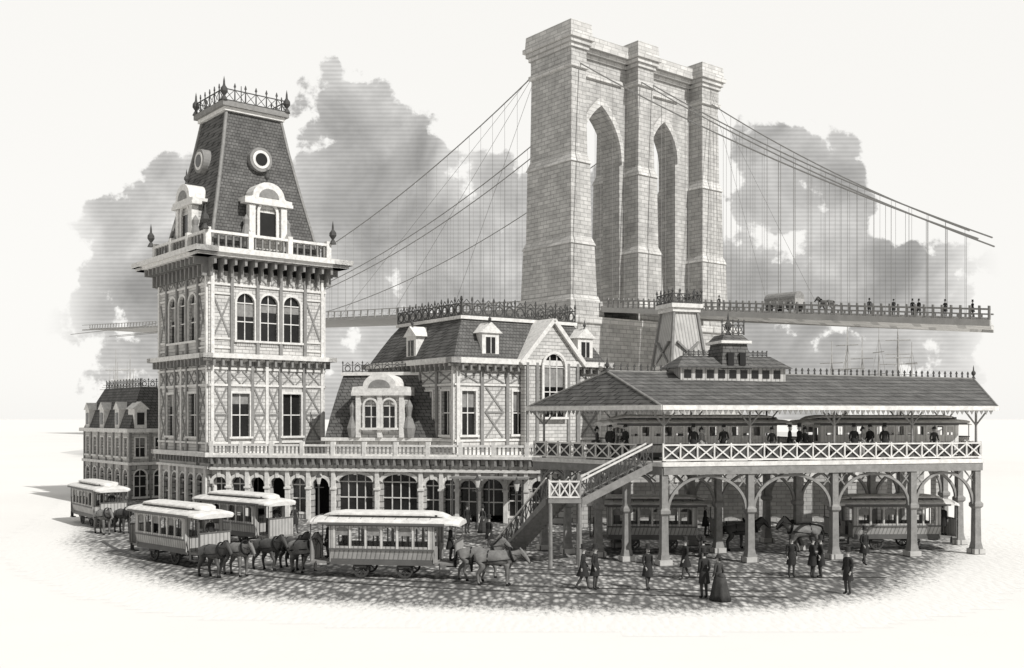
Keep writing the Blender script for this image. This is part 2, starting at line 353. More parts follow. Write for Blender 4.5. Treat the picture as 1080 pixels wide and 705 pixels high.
for i in range(len(ops)-1):
    u=(ops[i][0]+ops[i][1]/2+ops[i+1][0]-ops[i+1][1]/2)/2
    ar.box(u-.15,u+.15,-.2,.004,0,3.55,'trim'); ar.box(u-.22,u+.22,-.27,.006,2.2,2.35,'trim')
ar.box(.2,AL+.1,-.3,.01,3.55,3.75,'trim'); ar.box(.2,AL+.25,-.55,3.0,4.5,4.7,'trim')
for i in range(43): ar.box(.4+i*.62,.55+i*.62,-.48,.012,4.0,4.5,'timber')
for i in range(22): ar.box(.6+i*1.22,1.4+i*1.22,-.04,.008,3.85,4.2,'panel')
ar.box(.2,AL+.1,-.45,-.25,5.35,5.5,'trim'); ar.box(.2,AL+.1,-.43,-.27,4.7,4.82,'trim')
for i in range(88): ar.box(.3+i*.305,.4+i*.305,-.4,-.3,4.82,5.35,'timber')
for i in range(12): ar.box(.3+i*2.4,.6+i*2.4,-.5,-.2,4.702,5.7,'trim')
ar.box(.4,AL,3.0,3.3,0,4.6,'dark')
ar.box(AL-.5,AL,.5,9,0,4.5,'rust')
ar.box(7,AL+.1,3.0,12,4.45,4.68,'trim')
ar.box(19.2,24.6,-1.8,-.22,3.2,3.32,'ironl')
for u in(19.4,22,24.4): ar.cyl((u,-1.7,0),(u,-1.7,3.2),.06,.05,'iron',6)
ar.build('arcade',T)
lk=MB(); lk.M=AF
lk.rect_loft([(8.3,18,2.4,11,4.7),(8.3,18,2.4,11,5.7)],'wall')
lk.box(8.1,18,2.1,11,5.7,5.95,'trim')
lk.rect_loft([(8.3,18,2.4,11,5.95),(8.5,18,3.0,10,7.6),(8.8,18,3.7,9,9.4),(9.0,18,4.4,8,10.7)],'slate')
lk.box(8.9,17,4.2,8,10.7,10.95,'trim'); crest(lk,9,17,4.3,10.95,.9,.8,rings=True)
u=12.8
lk.box(u-1.9,u+1.9,2.2,5,5.97,9.3,'wall')
for s in(-.72,.72):
    window(lk,u+s,.95,6.7,8.8,'round',2.02,.14)
    lk.box(u+s-.47,u+s+.47,2.17,2.198,6.7,8.4,'glass')
for s in(-1.7,0,1.7): lk.box(u+s-.18,u+s+.18,1.95,2.3,5.97,9.1,'trim')
lk.box(u-2.2,u+2.2,1.85,5,9.1,9.35,'trim')
ped=[(u-2.2,9.35),(u-2.1,9.75),(u-1.5,9.8)]+[(u+1.3*math.cos(math.pi*(1-i/10)),9.8+.95*math.sin(math.pi*i/10)) for i in range(11)]+[(u+1.5,9.8),(u+2.1,9.75),(u+2.2,9.35)]
lk.prism(ped,1.9,5,'trim')
lk.prism([(u+.85*math.cos(math.pi*i/10),9.7+.6*math.sin(math.pi*i/10)) for i in range(11)],1.86,1.899,'ironl')
for s in(-1,1): lk.lathe((u+s*2.2,2.3,5.97),[(.35,0),(.5,.7),(.2,1.6),(.3,2.3),(.05,2.8)],'timber',8)
lk.build('link_wing',T)
th2=rad(35); PW,PD=13.6,12.6
PB=frame(-4.1,74,th2)
pv=MB(); pt=MB()
PF=[(Matrix.Identity(4),PW,1),(Matrix.Translation((PW,0,0))@Matrix.Rotation(rad(90),4,'Z'),PD,2),(Matrix.Translation((PW,PD,0))@Matrix.Rotation(rad(180),4,'Z'),PW,3),(Matrix.Translation((0,PD,0))@Matrix.Rotation(rad(-90),4,'Z'),PD,4)]
for F,w,k in PF:
    pv.M=PB@F; pt.M=PB@F
    n=6 if w==PW else 5
    pos=[w*(i+.5)/n for i in range(n)]
    ops=[(u,1.2,6.2,9.4,'flat') for j,u in enumerate(pos) if j%2==0 or k==4]
    lo=[(u,1.2,.4,3.0,'round') for u in pos]
    wall(pv,e if k in(2,4) else 0,w-e if k in(2,4) else w,4.6,11.6,0,e,ops,'wall')
    wall(pv,e if k in(2,4) else 0,w-e if k in(2,4) else w,0,4.6,0,e,lo,'rust')
    for o in lo: window(pt,*o,0,.14,cur=False)
    for o in ops: window(pt,*o,0,.15)
    for j,u in enumerate(pos):
        if not(j%2==0 or k==4): pt.xpanel(u-.75,u+.75,6.0,7.8); pt.xpanel(u-.75,u+.75,7.9,9.7); pt.box(u-.85,u+.85,-.07,.006,7.78,7.92,'timber')
    for i in range(n+1):
        u=w*i/n; u=min(max(u,.2),w-.2); pt.box(u-.14,u+.14,-.14,.003,4.9,11.3,'trim' if i in(0,n) else 'timber')
    for z in(5.7,9.8,10.9): pt.box(-.08,w+.08,-.09,.02,z,z+.15,'trim')
    for i in range(n): pt.xpanel(w*i/n+.25,w*(i+1)/n-.25,10.0,10.85,w=.09)
    pt.box(-.3,w+.3,-.3,.02,4.6,4.9,'trim')
    pt.box(-.4,w+.4,-.4,.02,11.2,11.4,'trim'); pt.box(-.8,w+.8,-.8,.022,11.4,11.8,'trim')
    for i in range(int(w/.7)): pt.box(.2+i*.7,.36+i*.7,-.65,.024,10.9,11.4,'timber')
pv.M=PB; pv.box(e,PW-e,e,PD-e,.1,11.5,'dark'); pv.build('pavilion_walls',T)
pt.M=PB
pt.rect_loft([(-.3,PW+.3,-.3,PD+.3,11.8),(.3,PW-.3,.3,PD-.3,12.9),(1.0,PW-1.0,1.0,PD-1.0,14.1),(1.5,PW-1.5,1.5,PD-1.5,14.8)],'slate')
pt.box(1.3,PW-1.3,1.3,PD-1.3,14.8,15.05,'trim')
for F,w,k in PF:
    pt.M=PB@F; crest(pt,1.4,w-1.4,1.45,15.05,1.45,.95,t=.07,rings=True)
    for u in ((3.0,w-1.6) if k==1 else (w*.5,)):
        pt.box(u-.75,u+.75,-.1,2,11.82,13.7,'trim'); pt.prism([(u-1.0,13.7),(u+1.0,13.7),(u,14.5)],-.25,2.2,'trim')
        pt.box(u-.4,u+.4,-.14,-.1,12.2,13.4,'glass'); pt.box(u-.03,u+.03,-.17,-.142,12.2,13.4,'trim'); finial(pt,u,0,14.4,.8)
pt.M=PB; g=8.3
pt.prism([(g-2.6,4.9),(g+2.6,4.9),(g+2.6,11.8),(g,14.6),(g-2.6,11.8)],-.7,-.15,'wall')
for s in(-1,1): pt.bar(g,14.9,g+s*3.1,11.5,.32,-1.0,1.5+.01*s,'trim')
window(pt,g,2.0,7.5,12.3,'round',-.92,.2,mull=2)
pt.prism(arc(g,2.0,12.3,'round')+[(g+1,7.5),(g-1,7.5)],-.72,-.705,'glass')
for s in(-2.4,-1.5,1.5,2.4): pt.box(g+s-.12,g+s+.12,-.82,-.702,4.9,11.6,'timber')
pt.build('pavilion_trim_and_roof',T)

Lw=empty('mansard_building',(-34.3,92,0),rad(40))
b=MB(); BW,BD=9,12.6
for F,w in((Matrix.Identity(4),BW),(Matrix.Translation((0,BD,0))@Matrix.Rotation(rad(-90),4,'Z'),BD)):
    b.M=F; n=5 if w==BW else 6
    pos=[w*(i+.5)/n for i in range(n)]
    wall(b,0,w if w==BW else w-.4,3.3,6.2,0,.4,[(u,.9,3.9,5.6,'flat') for u in pos],'wall')
    wall(b,0,w if w==BW else w-.4,0,3.3,0,.4,[(u,1.1,.3,2.7,'round') for u in pos],'rust')
    for u in pos: window(b,u,.9,3.9,5.6,'flat',0,.12); window(b,u,1.1,.3,2.7,'round',0,.12,cur=False)
    b.box(-.2,w+.2,-.25,.01,3.15,3.4,'trim'); b.box(-.4,w+.4,-.45,.01,6.1,6.45,'trim')
    for i in range(n+1): b.box(w*i/n-.1,w*i/n+.1,-.12,.003,0,6.1,'timber')
    for u in pos[::2]:
        b.box(u-.55,u+.55,-.1,1.5,6.47,8.2,'trim'); b.prism([(u-.8,8.2),(u+.8,8.2),(u,8.9)],-.2,1.6,'trim'); b.box(u-.32,u+.32,-.14,-.1,6.8,7.9,'glass')
    crest(b,1.5,w-1.5,1.6,10.3,.8,.8,rings=True)
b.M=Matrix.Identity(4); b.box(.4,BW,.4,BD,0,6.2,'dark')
b.rect_loft([(-.1,BW,-.1,BD,6.45),(.6,BW-.5,.6,BD-.5,8.4),(1.5,BW-1.4,1.5,BD-1.4,10.3)],'slate')
b.build('walls_and_roof',Lw)

# ------------------------------------------------------------ suspension bridge
B=empty('suspension_bridge',(11.5,198,0),rad(39))
t=MB()
def tier(u0,u1,n0,n1,z0,z1,m0,m1,mat='granite'):
    t.rect_loft([(u0-m0,u1+m0,n0-m0,n1+m0,z0),(u0-m1,u1+m1,n0-m1,n1+m1,z1)],mat)
t.rect_loft([(-4.2,47.6,-4.2,15.8,0),(-3.2,46.6,-3.2,14.8,25.5)],'granite')
t.rect_loft([(-3.6,47,-3.6,15.2,25.5),(-3.6,47,-3.6,15.2,26.8)],'granitetrim')
PI=[(0,5,0,3.8),(16.4,25,18.4,22.8),(33.4,43.5,38.2,43.5)]
for a,bb,c0,c1 in PI:
    t.box(a,bb,3.4,8.2,26.8,80,'granite')
    tier(c0,c1,0,12,26.8,30,2.6,2.3)
    tier(c0,c1,0,12,30,31,2.0,1.7,'granitetrim')
    tier(c0,c1,0,12,31,41,1.55,1.2)
    tier(c0,c1,0,12,41,42.6,1.4,.8,'granitetrim')
    tier(c0,c1,0,12,42.6,57,.8,.6)
    tier(c0,c1,0,12,57,58.8,.85,.2,'granitetrim')
    tier(c0,c1,0,12,58.8,75.5,.2,0)
    tier(c0,c1,0,12,75.5,76.3,.45,.45,'granitetrim')
    tier(c0,c1,0,12,76.3,79.2,.1,.1)
    for q,z in((.45,79.2),(.85,80.0),(1.3,80.9)): tier(c0,c1,0,12,z,z+.85,q,q,'granitetrim')
    tier(c0,c1,0,12,81.75,84.2,.95,.8,'granitetrim')
for l,r in((5,16.4),(25,33.4)):
    cc=(l+r)/2;w=r-l
    a=arc(cc,w,70.4,'point',10)
    t.prism(a+[(r,80),(l,80)],3.402,8.198,'granite')
    o=arc(cc,w+1.6,72.2,'point',10)
    t.prism(a+o[::-1],2.7,3.4,'granitetrim')
    t.box(l-.5,r+.5,2.9,8.7,75.5,76.3,'granitetrim')
for z,q in((79.2,.4),(80,1.2),(80.8,2.0)): t.box(.5,43,3.4-q,8.2+q,z,z+.8,'granitetrim')
t.box(1,42.5,1.8,9.8,81.6,83.3,'granitetrim')
t.build('masonry_tower',B)
def rz(n): return 29.5+.105*n if n<0 else 29.5+.053*n
dk=MB()
def seg(u0,u1,na,nb,dz0,dz1,mat,ea=0,eb=0):
    za,zb=rz(na),rz(nb)
    dk.add([(u0,na,za+dz0),(u1,na+ea,za+dz0),(u1,nb+eb,zb+dz0),(u0,nb,zb+dz0),(u0,na,za+dz1),(u1,na+ea,za+dz1),(u1,nb+eb,zb+dz1),(u0,nb,zb+dz1)],
        [(0,3,2,1),(4,5,6,7),(0,1,5,4),(1,2,6,5),(2,3,7,6),(3,0,4,7)],mat)
seg(5.5,16,-79,-3,-.9,-.1,'granitetrim',5,0); seg(25.4,33,-68,-3,-.9,-.1,'granitetrim',4,0)
seg(5.5,16,-2.99,12,-.9,-.1,'granitetrim'); seg(25.4,33,-2.99,12,-.9,-.1,'granitetrim')
seg(5.5,33,12.5,320,-.6,-.1,'decksteel')
seg(5.2,5.5,-79,-3,-1.3,-.4,'decksteel'); seg(5.2,5.5,-79,-3,.9,1.15,'timber'); seg(5.2,5.5,12.5,330,-.9,-.4,'decksteel'); seg(5.2,5.5,12.5,330,1.4,1.6,'decksteel')
seg(33,33.3,-66,-3,-1.3,-.4,'decksteel'); seg(33,33.3,-66,-3,1.6,1.85,'timber'); seg(33,33.3,12,325,1.4,1.6,'decksteel'); seg(16.4,25,-72,-3,-.9,-.15,'granitetrim',2,0)
n=-79.0
while n<320:
    if not -3.5<n<13.5:
        seg(5.22,5.48,n,n+.3,-.4,1.5 if n<0 else 1.6,'ironl' if n<0 else 'decksteel'); 
        if n>-66: seg(33.02,33.28,n,n+.3,-.4,1.6,'ironl' if n<0 else 'decksteel')
        if n>13 or n<-4:
            seg(5.3,5.4,n+.2,n+1.3,.3,.42,'ironl')
    n+=1.35 if n<60 else 3.5
dk.build('roadway_deck',B)
cbm=MB()
def zc(n,end,zend):
    if n>0: return 42+38.5*max(0,1-n/243)**2.5 if n<243 else 42+(n-243)*.03
    s=-n/end; return 80.5+(zend-80.5)*s-9*s*(1-s)*.9
for u,end,zend in((2.0,79,31.5),(19,73,33),(22.5,71,35),(41,58,40)):
    pts=[(u,n_,zc(n_,end,zend)) for n_ in [-end+end*i/24 for i in range(25)]]+[(u,n_,zc(n_,end,zend)) for n_ in [330*(i+1)/50 for i in range(50)]]
    pts=[(x,y+(6 if y>0 else 6*(1+y/end)),z) for x,y,z in pts]
    for i in range(len(pts)-1): cbm.cyl(pts[i],pts[i+1],.13,.13,'cable',5)
    ud=min(max(u,5.4),33.1)
    n_=-end+4
    while n_<240:
        y=n_+(6 if n_>0 else 6*(1+n_/end))
        if abs(y-6)>9:
            z=zc(n_,end,zend)
            if z>rz(y)+1: cbm.cyl((u,y,z),(u,y,rz(y)),.032,.032,'cable',3)
        n_+=2.9 if n_<0 else 4.2
    for j in range(1,9,2):
        if j<6 and u>30: cbm.cyl((u,0,79),(ud,-6*j-4,rz(-6*j-4)),.035,.035,'cable',3)
        if u<5: cbm.cyl((u,12,79),(ud,13*j+8,rz(13*j+8)),.045,.045,'cable',3)
cbm.build('suspension_cables',B)

# ------------------------------------------------------------ elevated station
S=empty('elevated_station',(7.6,51.5,0),rad(14))
A,Bp,C,E=(0,0),(18.6,0),(22.4,7.8),(-4.6,7.8)
pl=MB(); FZ=5.2
pl.slab([A,Bp,C,E],FZ-.22,FZ,'canvas')
def edgeframe(p,q):
    d=Vector(q)-Vector(p); return Matrix.Translation((p[0],p[1],0))@Matrix.Rotation(math.atan2(d.y,d.x),4,'Z'), d.length
def lattice(mb,L,z0,z1,step,n,mat,skip=None):
    k=round(L/step)
    mb.box(0,L,n-.04,n+.04,z1-.08,z1,mat); mb.box(0,L,n-.04,n+.04,z0,z0+.08,mat)
    for i in range(k):
        a=i*L/k;b_=(i+1)*L/k
        mb.bar(a+.03,z0+.08,b_-.03,z1-.08,.07,n-.02,n+.015,mat); mb.bar(a+.03,z1-.08,b_-.03,z0+.08,.07,n-.026,n+.009,mat)
        mb.box(a-.035,a+.035,n-.045,n+.045,z0+.002,z1+.05,mat)
gi=MB()
for p,q,lat in((A,Bp,1),(E,A,1),(Bp,C,1),(C,E,0)):
    F,Ln=edgeframe(p,q); gi.M=F
    gi.box(0,Ln,-.09,.09,FZ-.62,FZ-.2,'ironl')
    gi.box(-.05,Ln+.05,-.13,.13,FZ-.2,FZ+.02,'trim')
    if lat:
        Lu=Ln-1.7 if p==E else Ln
        lattice(gi,Lu,FZ+.08,FZ+.92,.95,0,'trim'); 
        for i in range(int(Lu/.95)): gi.box(i*.95+.1,i*.95+.8,.05,.07,FZ+.15,FZ+.86,'iron')
def column(mb,u,n,ztop,mat='ironl',w=.17):
    mb.box(u-.34,u+.34,n-.34,n+.34,.006,.3,'rust')
    mb.rect_loft([(u-.26,u+.26,n-.26,n+.26,.3),(u-w-.02,u+w+.02,n-w-.02,n+w+.02,.7),(u-w,u+w,n-w,n+w,2.5),(u-.26,u+.26,n-.26,n+.26,2.62),(u-.26,u+.26,n-.26,n+.26,2.78),(u-w,u+w,n-w,n+w,2.9),(u-w,u+w,n-w,n+w,ztop)],mat)
def bracket(mb,u,s,n,z0=2.75,R=1.9,mat='ironl',Rx=None):
    K=10; Rx=Rx or R
    out=[(u+s*(.15+Rx-Rx*math.cos(math.pi/2*i/K)),z0+R*math.sin(math.pi/2*i/K)*.95) for i in range(K+1)]; inn=[(u+s*(.15+Rx-(Rx+.02+.0)*math.cos(math.pi/2*i/K)+.0) - s*.0,z0+.17+R*math.sin(math.pi/2*i/K)*.95) for i in range(K+1)]
    out=[(u+s*(.15+Rx-(Rx-.14)*math.cos(math.pi/2*i/K)),z0+(R-.14)*math.sin(math.pi/2*i/K)*.95) for i in range(K+1)]
    inn=[(u+s*(.15+Rx-Rx*math.cos(math.pi/2*i/K)),z0+R*math.sin(math.pi/2*i/K)*.95) for i in range(K+1)]
    mb.prism(out+inn[::-1],n-.07,n+.07,mat)
    mb.bar(u+s*.1,z0+R*.95,u+s*.62,z0+R*.62,.07,n-.03,n+.03,mat)
    mb.bar(u+s*.1,z0+R*.6,u+s*.75,z0+R*.97,.06,n-.034,n+.026,mat)
gi.M=Matrix.Identity(4)
cu=[.1,4.85,9.7,14.4,18.4]
rows=[(.15,cu),(7.5,[-4.1,.2,4.85,9.7,14.4,18.8,21.9]),(3.9,[-2.1,4.85,9.7,14.4,20.2])]
for nn,us in rows:
    for i,u in enumerate(us):
        column(gi,u,nn,FZ-.6)
        if i>0: bracket(gi,u,-1,nn,Rx=min(2.3,(u-us[i-1])/2-.15))
        if i<len(us)-1: bracket(gi,u,1,nn,Rx=min(2.3,(us[i+1]-u)/2-.15))
    if nn==3.9: gi.box(us[0],us[-1],nn-.09,nn+.09,FZ-.6,FZ-.22,'ironl')
for u in cu: gi.box(u-.08,u+.08,.1,7.6,FZ-.55,FZ-.23,'ironl')
for u,nn in((-1.2,2.0),(-3.3,5.6)): column(gi,u,nn,FZ-.6)
F,Ln=edgeframe(E,A); gi.M=F
for q in (0.3,2.6,5.0,8.6):
    for s in(-1,1):
        if 0<q+s<Ln: bracket(gi,q,s,.12,3.6,1.05)
pl.build('platform_floor',S); gi.build('girders_and_columns',S)
r=MB(); ez=8.05
Ao,Bo,Co,Eo=(-.3,-.6),(19.2,-.6),(23.4,8.3),(-5.0,8.0); R1=(-1.6,3.9); R2=(21.2,3.9); zr1=9.95; zr2=9.75
def tri(mb,pts,mat): mb.add(pts,[list(range(len(pts)))],mat)
a_=(*Ao,ez);b_=(*Bo,ez);c_=(*Co,ez);e_=(*Eo,ez);r1=(*R1,zr1);r2=(*R2,zr2)
tri(r,[a_,b_,r2,r1],'slate2'); tri(r,[b_,c_,r2],'slate2'); tri(r,[c_,e_,r1,r2],'slate2'); tri(r,[e_,a_,r1],'slate2')
r.slab([Ao,Bo,Co,Eo],ez-.14,ez-.004,'canvas')
F,Ln=edgeframe(Ao,Bo); r.M=F; r.box(0,Ln,-.08,.03,ez-.2,ez+.04,'trim')
F,Ln=edgeframe(Eo,Ao); r.M=F; r.box(0,Ln,-.08,.05,ez-.2,ez+.045,'trim')
for i in range(int(Ln/.3)): r.prism([(i*.3,ez-.2),(i*.3+.26,ez-.2),(i*.3+.13,ez-.42)],-.05,-.02,'ironl')
F,Ln=edgeframe(Bo,Co); r.M=F; r.box(0,Ln,-.08,.05,ez-.2,ez+.045,'trim')
r.M=Matrix.Identity(4)
for i in range(64): r.prism([(i*.3-.3,ez-.2),(i*.3-.04,ez-.2),(i*.3-.17,ez-.42)],-.64,-.61,'ironl')
r.cyl(r1,r2,.07,.07,'ironl',6)
for hp in((a_,r1),(e_,r1),(b_,r2),(c_,r2)): r.cyl(hp[0],hp[1],.06,.06,'ironl',6)
for i in range(60):
    f=i/59; x=R1[0]+(R2[0]-R1[0])*f; z=zr1+(zr2-zr1)*f
    r.prism([(x-.07,z),(x+.07,z),(x+.02,z+.22),(x+.07,z+.28),(x,z+.42),(x-.07,z+.28),(x-.02,z+.22)],3.87,3.93,'iron')
finial(r,R1[0],3.9,zr1,.8); finial(r,R2[0],3.9,zr2,.8)
r.M=Matrix.Translation((.8,0,0))
r.rect_loft([(1.4,7.6,2.9,4.9,9.2),(1.4,7.6,2.9,4.9,10.15)],'panel')
r.rect_loft([(1.1,7.9,2.6,5.2,10.15),(1.9,7.1,3.7,4.1,10.85)],'slate2')
crest(r,2,3.5,3.9,10.85,.35,.3,t=.04); crest(r,5.6,7,3.9,10.85,.35,.3,t=.04)
for i in range(9): r.box(1.6+i*.66,2.0+i*.66,2.87,2.9,9.6,10.05,'glass')
r.rect_loft([(3.75,5.55,2.8,4.9,10.1),(3.95,5.35,3.05,4.7,11.5)],'slate2')
r.box(4.1,4.45,2.76,2.9,10.3,11.0,'glass'); r.box(4.8,5.15,2.76,2.9,10.3,11.0,'glass')
r.box(3.75,5.55,2.85,4.9,11.5,11.65,'trim'); r.rect_loft([(3.85,5.45,2.95,4.8,11.65),(4.1,5.2,3.3,4.5,12.0)],'slate2')
crest(r,4.0,5.3,3.3,12.0,.85,.32,t=.05); finial(r,4.65,3.9,12.0,1.3)
r.M=Matrix.Identity(4)
for nn,us in((.15,cu),(7.5,[-4.1,.2,4.85,9.7,14.4,18.8,21.9])):
    for u in us:
        r.cyl((u,nn,FZ),(u,nn,ez-.14),.07,.06,'timber',8); r.cyl((u,nn,FZ),(u,nn,FZ+.5),.12,.09,'timber',8)
        for s in(-1,1): r.bar(u,ez-1.0,u+s*.75,ez-.16,.07,nn-.03,nn+.03,'timber')
r.build('canopy_roof',S)
stv=MB()
def flight(p0,p1,w,mat='timber'):
    p0=Vector(p0);p1=Vector(p1); d=p1-p0; h=Vector((d.x,d.y,0)); Lh=h.length; h.normalize(); ang_=math.atan2(h.y,h.x)
    stv.M=Matrix.Translation((p0.x,p0.y,0))@Matrix.Rotation(ang_,4,'Z')
    k=int(abs(d.z)/.19); dz=d.z/k
    for i in range(k):
        x=Lh*i/k; z=p0.z+dz*(i+1); stv.box(x,x+Lh/k+.05,-w/2,w/2,z-.06,z,mat); stv.box(x,x+.03,-w/2,w/2,z-.002,z-dz-.062,'ironl')
    for s in(-1,1):
        n0=s*w/2; n0,n1=(n0-.06,n0) if s<0 else (n0,n0+.06)
        stv.prism([(0,p0.z-.35),(Lh,p1.z-.35 if p1.z>.4 else .01),(Lh,p1.z+.06),(0,p0.z+.06)],n0,n1,'ironl')
        stv.prism([(0,p0.z+.9),(Lh,p1.z+.9),(Lh,p1.z+1.0),(0,p0.z+1.0)],n0-.01,n1+.01,'trim')
        m_=int(Lh/.42)
        for i in range(m_):
            x=Lh*i/m_; x2=Lh*(i+1)/m_; za=p0.z+d.z*i/m_; zb=p0.z+d.z*(i+1)/m_
            stv.box(x-.03,x+.03,n0+.005,n1-.005,za,za+.95,'iron')
            stv.bar(x,za+.08,x2,zb+.9,.05,n0+.01,n0+.03,'iron'); stv.bar(x,za+.9,x2,zb+.08,.05,n0+.032,n0+.05,'iron')
flight((6.9,51.5,FZ),(3.4,51.2,3.45),1.35)
flight((2.3,51.9,3.45),(-.2,55.6,0.0),1.35)
stv.M=Matrix.Identity(4)
stv.box(1.8,3.45,50.5,51.95,3.25,3.45,'timber')
for x,y in((1.9,50.6),(3.35,50.6),(3.35,51.85)):
    stv.cyl((x,y,0),(x,y,3.25),.11,.09,'ironl',8); stv.cyl((x,y,3.45),(x,y,4.65),.08,.06,'ironl',8)
stv.M=Matrix.Translation((1.85,50.55,0)); lattice(stv,1.5,3.5,4.35,.5,0,'trim')
stv.M=Matrix.Translation((1.85,50.55,0))@Matrix.Rotation(rad(90),4,'Z'); lattice(stv,.8,3.5,4.35,.5,0,'trim')
o=stv.build('staircase',None); o.parent=S; o.matrix_parent_inverse=(Matrix.Translation((7.6,51.5,0))@Matrix.Rotation(rad(14),4,'Z')).inverted()

sg=empty('signal_tower',(12.4,76,0),rad(20)); m_=MB()
m_.rect_loft([(-1.9,1.9,-1.9,1.9,0),(-1.7,1.7,-1.7,1.7,9),(-.95,.95,-.95,.95,15.2)],'panel')
for s in(-1,1):
    for q in(-1,1): m_.cyl((s*1.72,q*1.72,9),(s*.97,q*.97,15.2),.16,.13,'timber',6)
for z,h in((15.2,1.15),(15.5,1.3)): m_.box(-h,h,-h,h,z,z+.3,'trim')
for k in range(4):
    m_.M=Matrix.Rotation(rad(90)*k,4,'Z'); crest(m_,-1.2,1.2,-1.2,15.8,1.1,.6,t=.07); m_.bar(-.9,11.5,.9,13.0,.14,-1.45,-1.2,'timber'); m_.bar(.9,11.5,-.9,13.0,.14,-1.46,-1.21,'timber'); m_.box(-1.4,1.4,-1.5,-1.3,11,11.25,'trim')
m_.build('tapered_shaft_and_crest',sg)

bw=empty('brick_arcade',(4.5,69.5,0),rad(3)); m_=MB()
wall(m_,0,25.5,0,5.3,0,.8,[(1.9+i*3.1,2.5,0,4.3,'round') for i in range(8)],'back')
m_.box(-.1,25.6,-.15,.9,5.3,5.6,'trim'); m_.box(0,25.5,3.2,3.4,0,5.2,'back')
for i in range(8):
    a=arc(1.9+i*3.1,3.0,4.55,'round'); b_=arc(1.9+i*3.1,2.5,4.3,'round'); m_.prism(b_+a[::-1],-.1,.003,'trim')
m_.build('arches',bw)

